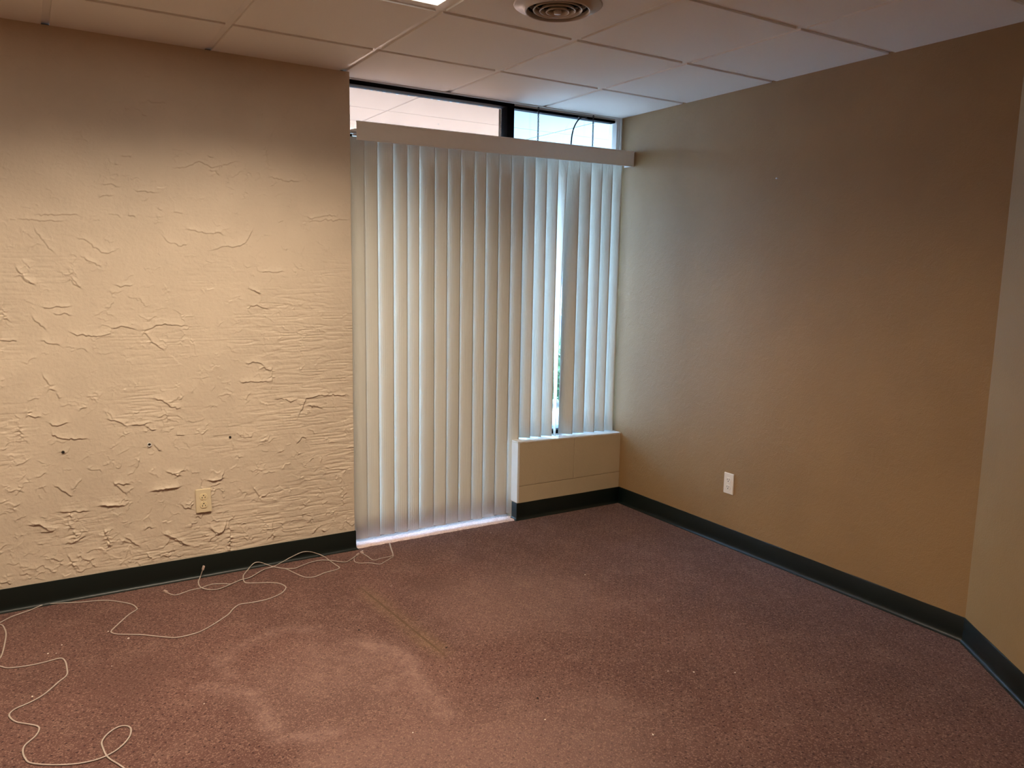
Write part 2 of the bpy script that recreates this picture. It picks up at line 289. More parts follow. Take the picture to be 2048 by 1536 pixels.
# measured outlines: plaster ledges (x, z on the wall), cords and crumbs (on the floor)
T = {"ledges":[[[-2.69,2.126],[-2.653,2.134],[-2.579,2.138]],[[-2.682,2.078],[-2.663,2.075]],[[-2.845,1.778],[-2.813,1.783],[-2.781,1.775]],[[-2.723,1.762],[-2.684,1.761],[-2.643,1.76]],[[-2.86,1.731],[-2.809,1.738]],[[-2.951,1.553],[-2.926,1.554],[-2.908,1.54],[-2.893,1.523],[-2.866,1.501],[-2.834,1.498],[-2.804,1.515]],[[-2.624,1.576],[-2.604,1.551],[-2.57,1.539],[-2.546,1.534],[-2.521,1.55]],[[-2.529,1.61],[-2.483,1.603],[-2.433,1.594],[-2.389,1.601],[-2.363,1.589]],[[-2.424,1.521],[-2.361,1.54],[-2.316,1.535],[-2.27,1.558],[-2.254,1.59],[-2.237,1.62]],[[-3.103,1.591],[-3.079,1.552],[-3.051,1.511],[-3.034,1.492]],[[-2.161,1.865],[-2.122,1.86],[-2.075,1.848],[-2.014,1.854]],[[-2.173,2.001],[-2.165,1.941],[-2.157,1.884]],[[-1.993,1.692],[-1.964,1.683],[-1.923,1.695],[-1.872,1.706],[-1.842,1.699]],[[-1.99,1.668],[-1.94,1.674],[-1.846,1.683],[-1.777,1.688]],[[-2.208,1.427],[-2.149,1.428],[-2.101,1.431]],[[-2.269,1.347],[-2.238,1.339],[-2.215,1.328]],[[-3.091,1.643],[-3.037,1.645],[-2.94,1.648]],[[-3.145,1.623],[-3.069,1.62],[-2.996,1.624]],[[-3.174,1.433],[-3.148,1.389],[-3.125,1.369],[-3.111,1.365]],[[-2.821,1.36],[-2.789,1.359],[-2.752,1.364]],[[-2.639,1.691],[-2.623,1.685]],[[-2.571,1.684],[-2.537,1.677]],[[-2.755,1.657],[-2.728,1.652]],[[-2.769,1.899],[-2.73,1.9]],[[-2.796,1.865],[-2.783,1.865]],[[-2.424,1.929],[-2.399,1.928]],[[-2.419,1.871],[-2.394,1.866],[-2.376,1.852]],[[-2.57,1.87],[-2.522,1.874],[-2.464,1.904],[-2.4,1.884],[-2.289,1.923]],[[-2.662,2.236],[-2.642,2.234]],[[-2.987,1.408],[-2.973,1.38],[-2.95,1.351]],[[-2.928,1.469],[-2.9,1.459],[-2.869,1.439]],[[-2.986,1.422],[-2.985,1.387],[-2.968,1.363],[-2.95,1.351]],[[-3.174,1.43],[-3.148,1.382],[-3.125,1.369],[-3.111,1.362]],[[-3.095,1.275],[-3.072,1.268],[-3.023,1.271],[-2.991,1.274]],[[-3.055,1.243],[-3.018,1.24],[-2.987,1.236]],[[-3.131,1.23],[-3.1,1.198],[-3.083,1.177]],[[-2.998,1.164],[-2.973,1.156],[-2.929,1.151],[-2.891,1.143],[-2.851,1.16],[-2.837,1.178]],[[-2.837,1.178],[-2.797,1.188],[-2.751,1.172]],[[-2.711,1.171],[-2.641,1.192],[-2.571,1.187],[-2.535,1.182]],[[-2.724,1.171],[-2.679,1.11],[-2.639,1.074]],[[-2.287,0.992],[-2.256,1.007],[-2.224,0.998],[-2.197,0.972],[-2.169,0.962]],[[-2.321,0.917],[-2.282,0.913],[-2.203,0.912],[-2.171,0.907]],[[-2.169,0.974],[-2.169,0.908]],[[-2.246,1.347],[-2.23,1.335],[-2.215,1.322]],[[-2.264,1.264],[-2.232,1.272],[-2.201,1.255],[-2.174,1.253]],[[-2.161,0.825],[-2.124,0.822],[-2.091,0.807],[-2.049,0.813]],[[-2.052,0.719],[-2.007,0.814],[-1.956,0.823],[-1.869,0.821],[-1.789,0.814]],[[-1.999,0.779],[-1.957,0.772],[-1.922,0.756]],[[-2.054,0.595],[-2.028,0.627],[-2.011,0.613]],[[-2.605,0.688],[-2.569,0.686]],[[-2.69,0.863],[-2.656,0.849],[-2.614,0.818],[-2.579,0.808]],[[-2.785,0.747],[-2.744,0.751],[-2.705,0.756]],[[-2.883,0.79],[-2.844,0.775],[-2.808,0.749]],[[-3.106,0.989],[-3.09,0.956],[-3.079,0.927],[-3.064,0.922]],[[-3.058,0.914],[-3.054,0.889]],[[-3.172,0.854],[-3.167,0.825],[-3.153,0.817],[-3.123,0.816]],[[-3.1,0.787],[-3.076,0.774],[-3.044,0.782],[-3.025,0.784]],[[-3.09,0.746],[-3.073,0.723],[-3.029,0.714],[-2.959,0.707]],[[-3.203,0.785],[-3.197,0.727]],[[-2.727,0.742],[-2.703,0.72],[-2.686,0.723]],[[-2.699,0.654],[-2.672,0.623]],[[-2.758,0.598],[-2.773,0.556]],[[-2.871,0.499],[-2.846,0.472],[-2.82,0.441]],[[-2.719,0.442],[-2.666,0.444],[-2.597,0.447]],[[-3.097,0.517],[-3.073,0.499],[-3.043,0.472],[-3.027,0.463]],[[-3.245,1.139],[-3.21,1.138],[-3.187,1.134]],[[-3.104,1.135],[-3.068,1.119],[-3.038,1.111]],[[-3.229,1.297],[-3.227,1.228],[-3.205,1.214]],[[-2.474,0.455],[-2.421,0.456],[-2.404,0.492]],[[-2.655,0.522],[-2.613,0.505],[-2.591,0.498]],[[-2.274,0.399],[-2.247,0.353]],[[-2.926,0.404],[-2.888,0.399],[-2.825,0.393]],[[-3.083,0.4],[-3.029,0.392],[-2.974,0.388]],[[-3.047,0.388],[-3.037,0.367]],[[-3.05,0.35],[-3.044,0.322],[-3.028,0.317]],[[-3.196,0.363],[-3.175,0.357],[-3.157,0.358],[-3.138,0.339]],[[-3.153,0.321],[-3.124,0.318],[-3.101,0.323]],[[-3.034,0.307],[-3.026,0.275]],[[-2.917,0.29],[-2.907,0.249],[-2.901,0.226],[-2.888,0.212]],[[-2.68,0.235],[-2.637,0.203],[-2.596,0.172],[-2.565,0.158]],[[-2.719,0.446],[-2.678,0.439],[-2.647,0.447],[-2.601,0.446]],[[-2.599,0.363],[-2.579,0.34],[-2.558,0.343],[-2.541,0.364]],[[-2.478,0.242],[-2.46,0.209],[-2.433,0.192],[-2.41,0.213],[-2.401,0.247]],[[-2.478,0.46],[-2.435,0.455],[-2.402,0.462]],[[-2.869,0.497],[-2.84,0.49],[-2.801,0.485]],[[-2.561,0.273],[-2.556,0.248]],[[-2.39,0.245],[-2.386,0.184],[-2.388,0.124]],[[-3.037,0.255],[-2.989,0.275]],[[-2.832,0.248],[-2.78,0.193]],[[-2.675,0.234],[-2.633,0.203],[-2.575,0.164]],[[-2.402,0.248],[-2.417,0.201],[-2.449,0.196],[-2.484,0.231]],[[-2.916,0.293],[-2.899,0.235],[-2.896,0.211]],[[-3.03,0.312],[-3.026,0.275]],[[-3.189,0.364],[-3.147,0.348],[-3.119,0.322]],[[-3.059,0.208],[-3.036,0.136]],[[-2.926,0.405],[-2.848,0.394]],[[-2.386,0.185],[-2.387,0.096]],[[-2.186,0.223],[-2.184,0.121]]],"cord":[[[-2.691,-0.122,0.003],[-2.665,-0.171,0.003],[-2.623,-0.16,0.003],[-2.595,-0.148,0.003],[-2.553,-0.145,0.003],[-2.513,-0.128,0.003],[-2.492,-0.127,0.003],[-2.452,-0.143,0.003],[-2.419,-0.164,0.003],[-2.375,-0.14,0.003],[-2.328,-0.129,0.003],[-2.292,-0.098,0.003],[-2.249,-0.064,0.003],[-2.198,-0.048,0.003],[-2.147,-0.012,0.005],[-2.092,-0.012,0.025],[-2.049,-0.012,0.037],[-2.012,-0.012,0.034],[-1.968,-0.012,0.015],[-1.94,-0.041,0.003],[-1.935,-0.102,0.003],[-1.927,-0.171,0.003],[-1.923,-0.21,0.003],[-1.941,-0.23,0.003],[-2.007,-0.243,0.003],[-2.049,-0.263,0.003],[-2.085,-0.265,0.003],[-2.111,-0.237,0.003],[-2.133,-0.173,0.003],[-2.151,-0.113,0.003],[-2.173,-0.084,0.003],[-2.199,-0.051,0.003],[-2.224,-0.012,0.008],[-2.259,-0.012,0.025],[-2.285,-0.012,0.023],[-2.316,-0.027,0.003],[-2.349,-0.087,0.003],[-2.363,-0.147,0.003],[-2.358,-0.185,0.003],[-2.314,-0.21,0.003],[-2.264,-0.234,0.003],[-2.228,-0.268,0.003],[-2.215,-0.31,0.003],[-2.221,-0.339,0.003],[-2.254,-0.382,0.003],[-2.31,-0.411,0.003],[-2.364,-0.417,0.003],[-2.405,-0.413,0.003],[-2.44,-0.41,0.003],[-2.473,-0.442,0.003],[-2.502,-0.487,0.003],[-2.55,-0.532,0.003],[-2.595,-0.57,0.003],[-2.637,-0.596,0.003],[-2.68,-0.604,0.003],[-2.724,-0.601,0.003],[-2.756,-0.579,0.003],[-2.802,-0.54,0.003],[-2.841,-0.506,0.003],[-2.909,-0.464,0.003],[-2.933,-0.438,0.003],[-2.936,-0.416,0.003],[-2.916,-0.379,0.003],[-2.863,-0.292,0.003],[-2.83,-0.255,0.003],[-2.824,-0.238,0.003],[-2.837,-0.187,0.003],[-2.879,-0.131,0.003],[-2.937,-0.08,0.003],[-3.027,-0.052,0.003],[-3.101,-0.022,0.003],[-3.164,-0.012,0.004],[-3.211,-0.04,0.003],[-3.275,-0.075,0.003],[-3.315,-0.116,0.003],[-3.338,-0.149,0.003],[-3.342,-0.131,0.003],[-3.311,-0.139,0.003],[-3.299,-0.182,0.003],[-3.292,-0.246,0.003],[-3.295,-0.339,0.003],[-3.302,-0.435,0.003],[-3.315,-0.478,0.003],[-3.315,-0.508,0.003],[-3.299,-0.534,0.003],[-3.274,-0.558,0.003],[-3.212,-0.572,0.003],[-3.162,-0.571,0.003],[-3.118,-0.566,0.003],[-3.103,-0.597,0.003],[-3.099,-0.661,0.003],[-3.102,-0.716,0.003],[-3.129,-0.755,0.003],[-3.172,-0.82,0.003],[-3.213,-0.854,0.003],[-3.252,-0.873,0.003],[-3.269,-0.897,0.003],[-3.268,-0.924,0.003],[-3.251,-0.963,0.003],[-3.219,-0.995,0.003],[-3.195,-1.021,0.003],[-3.189,-1.046,0.003],[-3.2,-1.082,0.003],[-3.227,-1.12,0.003],[-3.232,-1.157,0.003],[-3.226,-1.194,0.003],[-3.214,-1.225,0.003],[-3.174,-1.259,0.003],[-3.114,-1.292,0.003],[-3.064,-1.305,0.003],[-3.021,-1.3,0.003],[-2.982,-1.274,0.003],[-2.953,-1.232,0.003],[-2.943,-1.188,0.003],[-2.952,-1.162,0.003],[-2.976,-1.154,0.003],[-3.006,-1.176,0.003],[-3.026,-1.213,0.003],[-3.026,-1.254,0.003],[-3.017,-1.31,0.003],[-2.99,-1.369,0.003],[-2.969,-1.419,0.003],[-2.939,-1.478,0.003]],[[-2.523,-0.045,0.049],[-2.53,-0.045,0.03],[-2.535,-0.045,0.016],[-2.549,-0.075,0.003],[-2.551,-0.135,0.003],[-2.533,-0.177,0.003],[-2.495,-0.201,0.003],[-2.462,-0.193,0.003],[-2.419,-0.167,0.003],[-2.376,-0.143,0.003],[-2.329,-0.132,0.003],[-2.25,-0.067,0.003],[-2.201,-0.057,0.003],[-2.169,-0.093,0.003],[-2.119,-0.123,0.003],[-2.078,-0.106,0.003],[-2.021,-0.082,0.003],[-1.972,-0.081,0.003],[-1.931,-0.108,0.003],[-1.899,-0.144,0.003],[-1.867,-0.162,0.003],[-1.814,-0.121,0.003],[-1.79,-0.099,0.003]],[[-1.803,-0.107,0.003],[-1.818,-0.132,0.003],[-1.83,-0.175,0.003],[-1.814,-0.206,0.003],[-1.771,-0.226,0.003],[-1.735,-0.265,0.003],[-1.702,-0.249,0.003],[-1.665,-0.223,0.003],[-1.633,-0.195,0.003],[-1.609,-0.115,0.003],[-1.58,-0.02,0.003],[-1.577,-0.022,0.003],[-1.593,-0.072,0.003],[-1.623,-0.168,0.003],[-1.645,-0.191,0.003],[-1.699,-0.194,0.003],[-1.741,-0.2,0.003],[-1.749,-0.137,0.003],[-1.755,-0.085,0.003]]],"crumbs":[[-2.885,-0.515],[-2.947,-0.411],[-3.108,-0.449],[-3.206,-0.814],[-2.971,-0.498],[-3.129,-0.514],[-3.155,-0.5],[-2.936,-0.541],[-3.082,-0.524],[-2.959,-0.721],[-2.718,-1.147],[-1.694,-1.849],[-1.78,-1.796],[-1.418,-1.81],[-1.717,-1.601],[-1.211,-1.764],[-1.132,-1.817],[-2.183,-1.646],[-0.922,-0.872],[-1.792,-0.544],[-0.839,-1.81],[-0.935,-1.75],[-1.002,-1.895],[-1.529,-2.037],[-1.155,-0.03],[-1.016,-0.126],[-1.741,-0.047],[-0.97,-1.931],[-1.01,-2.003],[-0.844,-1.856]],"dark":[[-2.078,-0.892],[-1.73,-1.676],[-1.838,-1.199]]}
# ------------------------------------------------------------------ the room shell
XL = -5.2; YB = -5.6
D = Vector((-.623, -.782)); DN = Vector((-.782, .623))     # diagonal wall direction and its room-side normal
P0 = Vector((0, -2.182)); P1 = P0 + D * 1.75
struct(box('floor', XL - .1, .1, YB - .1, .20, -.12, 0, 'carpet'), 'worn maroon loop-pile carpet with pale scuffed patches')

# left wall: trowelled plaster relief as real geometry
LEDGES = T['ledges']
def build_left_wall():
    x0, x1, z0, z1, st = -3.62, -1.765, 0.0, H, .0025
    nx = int((x1 - x0) / st) + 1; nz = int((z1 - z0) / st) + 1
    xs = np.linspace(x0, x1, nx); zs = np.linspace(z0, z1, nz)
    h = np.zeros((nz, nx))
    def vnoise(sx, sz, seed):
        rg = np.random.default_rng(seed); gx = int((x1 - x0) / sx) + 4; gz = int((z1 - z0) / sz) + 4
        g = rg.random((gz, gx)); fx = (xs - x0) / sx; fz = (zs - z0) / sz
        ix = fx.astype(int); iz = fz.astype(int); tx = fx - ix; tz = fz - iz
        tx = tx * tx * (3 - 2 * tx); tz = tz * tz * (3 - 2 * tz)
        a = g[iz][:, ix] * (1 - tx) + g[iz][:, ix + 1] * tx; b = g[iz + 1][:, ix] * (1 - tx) + g[iz + 1][:, ix + 1] * tx
        return a * (1 - tz)[:, None] + b * tz[:, None]
    h += .0030 * vnoise(.30, .26, 1) + .0016 * vnoise(.11, .09, 2) + .0007 * vnoise(.04, .035, 3) + .00035 * vnoise(.015, .012, 4)
    # horizontal trowel scrapes, strongest low down beside the window opening
    zz, xx = np.meshgrid(zs, xs, indexing='ij')
    fade = 1.0 / (1 + np.exp((zz - 1.35) / .16))
    m = np.clip(vnoise(.30, .16, 5) * 2.2 - .95, 0, 1) * fade + np.clip((xx + 2.35) / .45, 0, 1) * fade * np.clip(vnoise(.12, .10, 8) * 1.8 - .35, 0, 1)
    sc = np.abs(vnoise(.11, .013, 6) - .5) * 2 + np.abs(vnoise(.06, .008, 7) - .5)
    h += -.0028 * np.clip(m, 0, 1) * np.clip(1 - sc * 1.7, 0, 1)
    # trowel plates: ledges with a sharp lower lip that feathers out on the upper side
    def ledge(pl, A, L, flip=False):
        pl = np.array(pl); pad = L * 3
        i0 = max(int((pl[:, 0].min() - pad - x0) / st), 0); i1 = min(int((pl[:, 0].max() + pad - x0) / st) + 1, nx)
        j0 = max(int((pl[:, 1].min() - pad - z0) / st), 0); j1 = min(int((pl[:, 1].max() + pad - z0) / st) + 1, nz)
        if i1 - i0 < 3 or j1 - j0 < 3: return
        X, Z = np.meshgrid(xs[i0:i1], zs[j0:j1]); best = np.full(X.shape, 1e9); sg = np.zeros(X.shape); al = np.zeros(X.shape)
        tot = max(np.sum(np.linalg.norm(np.diff(pl, axis=0), axis=1)), 1e-6); run = 0
        for a, b in zip(pl[:-1], pl[1:]):
            d = b - a; ln = np.linalg.norm(d)
            if ln < 1e-6: continue
            d = d / ln; nn = np.array([-d[1], d[0]])
            if nn[1] < 0 or (abs(nn[1]) < .15 and nn[0] > 0): nn = -nn
            t = np.clip((X - a[0]) * d[0] + (Z - a[1]) * d[1], 0, ln); dx = X - a[0] - t * d[0]; dz = Z - a[1] - t * d[1]
            dd = np.hypot(dx, dz); k = dd < best
            best = np.where(k, dd, best); sg = np.where(k, dx * nn[0] + dz * nn[1], sg); al = np.where(k, (run + t) / tot, al); run += ln
        env = np.clip(np.minimum(al, 1 - al) * 7 + .25, 0, 1)
        s = sg if not flip else -sg
        up = np.exp(-best / L) * np.clip((s + st * .55) / (st * 1.1), 0, 1)
        dn = -.30 * np.exp(-best / (L * .35)) * np.clip((st * .55 - s) / (st * 1.1), 0, 1)
        h[j0:j1, i0:i1] += A * env * (up + dn)
    rg = np.random.default_rng(3)
    def wiggle(pl):
        out = []
        for a, b in zip(pl[:-1], pl[1:]):
            n = max(1, int(math.hypot(b[0] - a[0], b[1] - a[1]) / .009))
            for k in range(n):
                t = k / n; out.append((a[0] + (b[0] - a[0]) * t + rg.normal(0, .0019), a[1] + (b[1] - a[1]) * t + rg.normal(0, .0024)))
        out.append(tuple(pl[-1])); return out
    for pl in LEDGES:
        top = np.clip((pl[0][1] - 1.0) / 1.2, 0, 1)
        ledge(wiggle(pl), .0050 * (1 - .45 * top), .012)
    for k in range(1100):       # the many small laps between the large ones
        z = .12 + 2.15 * rg.random() ** 1.45; x = x0 + (x1 - x0) * rg.random(); a = rg.normal(0, .45) if rg.random() < .75 else rg.uniform(0, PI); n = rg.integers(3, 10)
        pl = [(x, z)]
        for q in range(n):
            a += rg.normal(0, .35); s = rg.uniform(.004, .013); b_ = a + rg.normal(0, .7); pl.append((pl[-1][0] + s * math.cos(b_), pl[-1][1] + s * math.sin(b_)))
        ledge(pl, rg.uniform(.0007, .0037) * (1.2 - .75 * z / 2.4), rg.uniform(.003, .010), rg.random() < .2)
    h += .0006 * vnoise(.009, .007, 9)
    h = np.maximum(h - h.min(), 0) + .0005
    h *= (0.25 + .75 * np.clip((xs - x0) / .05, 0, 1))[None, :]
    n = nx * nz
    V = np.empty((n + 4, 3)); V[:n, 0] = np.broadcast_to(xs, (nz, nx)).ravel(); V[:n, 1] = -(h - .004).ravel(); V[:n, 2] = np.repeat(zs, nx)
    # the measured wall face is the mean of the relief
    idx = np.arange(n).reshape(nz, nx)
    F = np.stack([idx[:-1, :-1], idx[:-1, 1:], idx[1:, 1:], idx[1:, :-1]], -1).reshape(-1, 4)
    me = bpy.data.meshes.new('wall_left')
    # body behind the relief
    extra_v = [(XL - .1, 0.0, 0), (x0 + .01, 0.0, 0), (x0 + .01, 0.0, H), (XL - .1, 0.0, H), (XL - .1, .16, 0), (x1, .16, 0), (x1, .16, H), (XL - .1, .16, H), (x1, .0035, 0), (x1, .0035, H)]
    V = np.vstack([V[:n], np.array(extra_v)]); e = n
    ex = np.array([[e, e + 1, e + 2, e + 3], [e + 5, e + 4, e + 7, e + 6], [e + 8, e + 5, e + 6, e + 9]])
    edge = idx[:, -1]; nb = len(V); back = np.column_stack([np.full(nz, x1), np.full(nz, .012), zs]); V = np.vstack([V, back])
    bi = nb + np.arange(nz); skirt = np.stack([edge[:-1], bi[:-1], bi[1:], edge[1:]], -1)
    F = np.vstack([F, ex, skirt])
    me.vertices.add(len(V)); me.vertices.foreach_set('co', V.ravel().astype(np.float32))
    me.loops.add(len(F) * 4); me.loops.foreach_set('vertex_index', F.ravel().astype(np.int32))
    me.polygons.add(len(F)); me.polygons.foreach_set('loop_start', np.arange(0, len(F) * 4, 4, dtype=np.int32))
    sm = np.ones(len(F), dtype=bool); sm[len(F) - len(skirt) - len(ex):] = False
    me.update(calc_edges=True); me.polygons.foreach_set('use_smooth', sm); me.update()
    return link('wall_left', me, 'wall_left')
wl = struct(build_left_wall(), 'tan trowelled plaster wall with ragged ledges, left of the blinds')
for x, z, r in ((-3.052, .659, .0065), (-2.717, .659, .0060), (-2.371, .657, .0055)):
    bm = bmesh.new(); lathe_bm(bm, [(r, -.004), (r * .92, .0002), (r * .5, .0006)], 14); me = fin(bm, 'screw_hole')
    o = link('screw_hole', me, 'slot', wl, (x, -.0060, z)); o.rotation_euler = (PI / 2, 0, 0)
bm = bmesh.new(); lathe_bm(bm, [(.0085, -.003), (.0092, .0015), (.0075, .0022), (.0062, .0010), (.0062, -.003)], 18, True)
o = link('wall_anchor', fin(bm, 'wall_anchor', True), 'white_trim', wl, (-2.718, -.0058, .6575)); o.rotation_euler = (PI / 2, 0, 0)
o['label'] = 'white plastic anchor in the middle hole'

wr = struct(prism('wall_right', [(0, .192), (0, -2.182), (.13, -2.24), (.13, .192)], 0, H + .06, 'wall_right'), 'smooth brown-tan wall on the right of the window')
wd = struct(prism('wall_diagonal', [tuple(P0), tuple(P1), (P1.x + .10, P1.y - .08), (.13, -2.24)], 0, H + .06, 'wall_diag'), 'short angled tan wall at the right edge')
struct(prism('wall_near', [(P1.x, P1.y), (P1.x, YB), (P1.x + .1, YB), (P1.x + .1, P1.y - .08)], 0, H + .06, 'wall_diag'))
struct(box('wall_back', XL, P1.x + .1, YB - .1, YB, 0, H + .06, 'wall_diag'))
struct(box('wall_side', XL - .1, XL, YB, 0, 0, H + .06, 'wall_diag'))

# low wall under the window, painted block with recessed joints
HW0, HW1 = -.765, 0.0
wh = struct(box('wall_low', HW0, HW1, .006, .20, 0, .444, 'block'), 'low painted block wall under the right window')
def block(x0, x1, z0, z1, tl=0, tr=0):
    bm = bmesh.new(); box_bm(bm, x0, x1, 0, .008, z0, z1, .0016, 2)
    for v in bm.verts:
        if v.co.z > (z0 + z1) / 2: v.co.z += tl + (tr - tl) * (v.co.x - x0) / (x1 - x0)
    return link('concrete_block', fin(bm, 'concrete_block'), 'block', wh)
block(HW0, -.001, 0, .200); block(HW0, -.362, .2022, .455, .012, .004); block(-.3595, -.001, .2022, .455, .004, -.005)

# white painted cap and end of the low wall, edges uneven
def ragged_cap():
    bm = bmesh.new(); n = 40; rows = []
    for k in range(n + 1):
        t = k / n; x = HW0 - .004 + (HW1 - HW0 + .003) * t; z = .469 - .016 * t
        jag = random.uniform(-.0016, .0016)
        rows.append([bm.verts.new(p) for p in ((x, -.0015, z - .0055 + jag), (x, -.0015, z + .0015), (x, .20, z + .0015), (x, .20, z - .0055 + jag))])
    for A, B in zip(rows, rows[1:]):
        for k in range(4): bm.faces.new((A[k], A[(k + 1) % 4], B[(k + 1) % 4], B[k]))
    bm.faces.new(rows[0]); bm.faces.new(rows[-1])
    return fin(bm, 'trim_1')
struct(link('trim_1', ragged_cap(), 'white_trim'), 'white painted sill capping the low wall')
struct(box('trim_2', HW0 - .004, HW0 - .0005, -.0015, .19, .104, .462, 'white_trim'), 'white painted end strip of the low wall')
bm = bmesh.new(); box_bm(bm, HW0, HW0 + .009, -.0018, -.0002, .104, .464, .0004, 1)
struct(link('trim_3', fin(bm, 'trim_3'), 'white_trim'), 'white painted front edge of the low wall')

# carpet strip over the door threshold, daylight painted into its pale colour
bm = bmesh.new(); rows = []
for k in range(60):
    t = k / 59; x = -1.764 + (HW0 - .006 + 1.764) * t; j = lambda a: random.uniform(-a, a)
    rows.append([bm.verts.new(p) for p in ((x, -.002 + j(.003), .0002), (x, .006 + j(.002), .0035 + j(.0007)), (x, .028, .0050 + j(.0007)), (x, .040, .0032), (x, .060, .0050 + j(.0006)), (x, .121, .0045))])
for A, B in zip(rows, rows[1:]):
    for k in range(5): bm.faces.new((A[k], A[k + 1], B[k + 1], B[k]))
struct(link('threshold', fin(bm, 'threshold', True), 'daylit_carpet'), 'carpet strip on the threshold under the long slats, painted pale as if daylit')

# ------------------------------------------------------------------ vinyl cove base
PROF = [(.0, .0), (.016, .0), (.0155, .0022), (.011, .0045), (.0072, .0085), (.0048, .016), (.0042, .030), (.0040, .098), (.0028, .1012), (.0, .1016)]
def offset_path(P, d):
    out = []
    for i, p in enumerate(P):
        p = Vector(p); n1 = n2 = None
        if i > 0: t = (p - Vector(P[i - 1])).normalized(); n1 = Vector((t.y, -t.x))
        if i < len(P) - 1: t = (Vector(P[i + 1]) - p).normalized(); n2 = Vector((t.y, -t.x))
        if n1 is None: out.append(p + n2 * d)
        elif n2 is None: out.append(p + n1 * d)
        else: b = (n1 + n2); out.append(p + b * (d / (1 + n1.dot(n2))))
    return out
def cove(path, names, labels):
    offs = [offset_path(path, d) for d, z in PROF]
    for i in range(len(path) - 1):
        if names[i] is None: continue
        bm = bmesh.new(); n = max(1, int((Vector(path[i + 1]) - Vector(path[i])).length / .06)); rings = []
        for k in range(n + 1):
            t = k / n; rings.append([bm.verts.new((*(offs[j][i].lerp(offs[j][i + 1], t)), PROF[j][1] + (random.uniform(-.0006, .0006) if j in (8, 9) and 0 < k < n else 0))) for j in range(len(PROF))])
        for A, B in zip(rings, rings[1:]):
            for j in range(len(PROF)): q = (j + 1) % len(PROF); bm.faces.new((A[j], A[q], B[q], B[j]))
        bm.faces.new(rings[0]); bm.faces.new(rings[-1])
        me = fin(bm, names[i])
        for p in me.polygons: p.use_smooth = True
        try: me.set_sharp_from_angle(angle=math.radians(50))
        except Exception: pass
        struct(link(names[i], me, 'base'), labels[i])
e_ = .004
cove([(XL, -e_), (-1.765, -e_), (-1.765, .04)], ['baseboard_left', 'baseboard_jamb'], ['dark green vinyl base along the trowelled wall', None])
cove([(HW0 - e_, .05), (HW0 - e_, -.002), (0, -.002), tuple(P0), tuple(P1)], ['baseboard_end', 'baseboard_low', 'baseboard_right', 'baseboard_diagonal'],
     ['dark green vinyl base wrapping the low wall end', 'dark green vinyl base under the low block wall', 'dark green vinyl base along the right wall', 'dark green vinyl base along the angled wall'])

# ------------------------------------------------------------------ suspended ceiling
ceil = struct(box('ceiling', XL - .1, .13, YB - .1, .26, H + .06, H + .12, 'plenum'), 'suspended ceiling of white lay-in tiles')
ST = .6096; GX = -2.4058; GY = -.4337
TROFFERS = {(-1, 1), (0, 1)}     # filled in below as cells taken by the light
def tile_mesh(x0, x1, y0, y1):
    bm = bmesh.new(); g = .014
    # lower face (hangs below the tee) and upper lip
    box_bm(bm, x0 + g, x1 - g, y0 + g, y1 - g, 0, .016, .0010, 1); me = fin(bm, 'ceiling_tile'); me.materials.append(M['tile']); me.materials.append(M['tile_edge'])
    for p in me.polygons: p.material_index = 1 if abs(p.normal.z) < .5 else 0
    return me
full = tile_mesh(0, ST, 0, ST)
cols = range(-5, 4); rows = range(-8, 2)
light_cells = [((-1, -1), (0, -1)), ((-1, -6), (0, -6)), ((-4, -1), (-3, -1))]
skip = {c for pr in light_cells for c in pr}
VX, VY = GX + 1.5 * ST, GY - 1.5 * ST            # centre of the tile that carries the air vent
def tile_with_hole(x0, x1, y0, y1, cx, cy, r):
    bm = bmesh.new(); g = .014; n = 48; z0, z1 = 0, .016
    def sq(a):
        c, s = math.cos(a), math.sin(a); k = (ST / 2 - g) / max(abs(c), abs(s)); return (cx + k * c, cy + k * s)
    R = []
    for z in (z0, z1):
        R.append(([bm.verts.new((*sq(PI / 4 + 2 * PI * k / n), z)) for k in range(n)], [bm.verts.new((cx + r * math.cos(PI / 4 + 2 * PI * k / n), cy + r * math.sin(PI / 4 + 2 * PI * k / n), z)) for k in range(n)]))
    for k in range(n):
        j = (k + 1) % n
        for o_, i_ in R: bm.faces.new((o_[k], o_[j], i_[j], i_[k]))
        bm.faces.new((R[0][0][k], R[0][0][j], R[1][0][j], R[1][0][k])); bm.faces.new((R[0][1][k], R[0][1][j], R[1][1][j], R[1][1][k]))
    return fin(bm, 'ceiling_tile')
for i in cols:
    for j in rows:
        if (i, j) in skip: continue
        x0 = GX + (i) * ST; y0 = GY + (j - 1) * ST + ST * 0
        x1, y1 = x0 + ST, y0 + ST
        if x0 > -.02 or y0 > .2 or y1 < YB or x1 < XL: continue
        if i == 1 and j == -1:
            link('ceiling_tile', tile_with_hole(x0, x1, y0, y1, VX, VY, .105), 'tile', ceil, (0, 0, H)); continue
        if x1 > .02:                # cut tile at the right wall
            link('ceiling_tile', tile_mesh(x0, .0135, y0, y1), 'tile', ceil, (0, 0, H))
        else:
            link('ceiling_tile', full, None, ceil, (x0, y0, H))
def tee(x0, x1, y0, y1):
    bm = bmesh.new(); box_bm(bm, x0, x1, y0, y1, H + .0075, H + .0095, .0004, 1)
    if x1 - x0 > y1 - y0: box_bm(bm, x0, x1, (y0 + y1) / 2 - .001, (y0 + y1) / 2 + .001, H + .0095, H + .038)
    else: box_bm(bm, (x0 + x1) / 2 - .001, (x0 + x1) / 2 + .001, y0, y1, H + .0095, H + .038)
    link('tee_bar', fin(bm, 'tee_bar'), 'tee', ceil)
for j in range(-8, 2):
    y = GY + j * ST
    if YB < y < .2: tee(XL, 0, y - .014, y + .014)
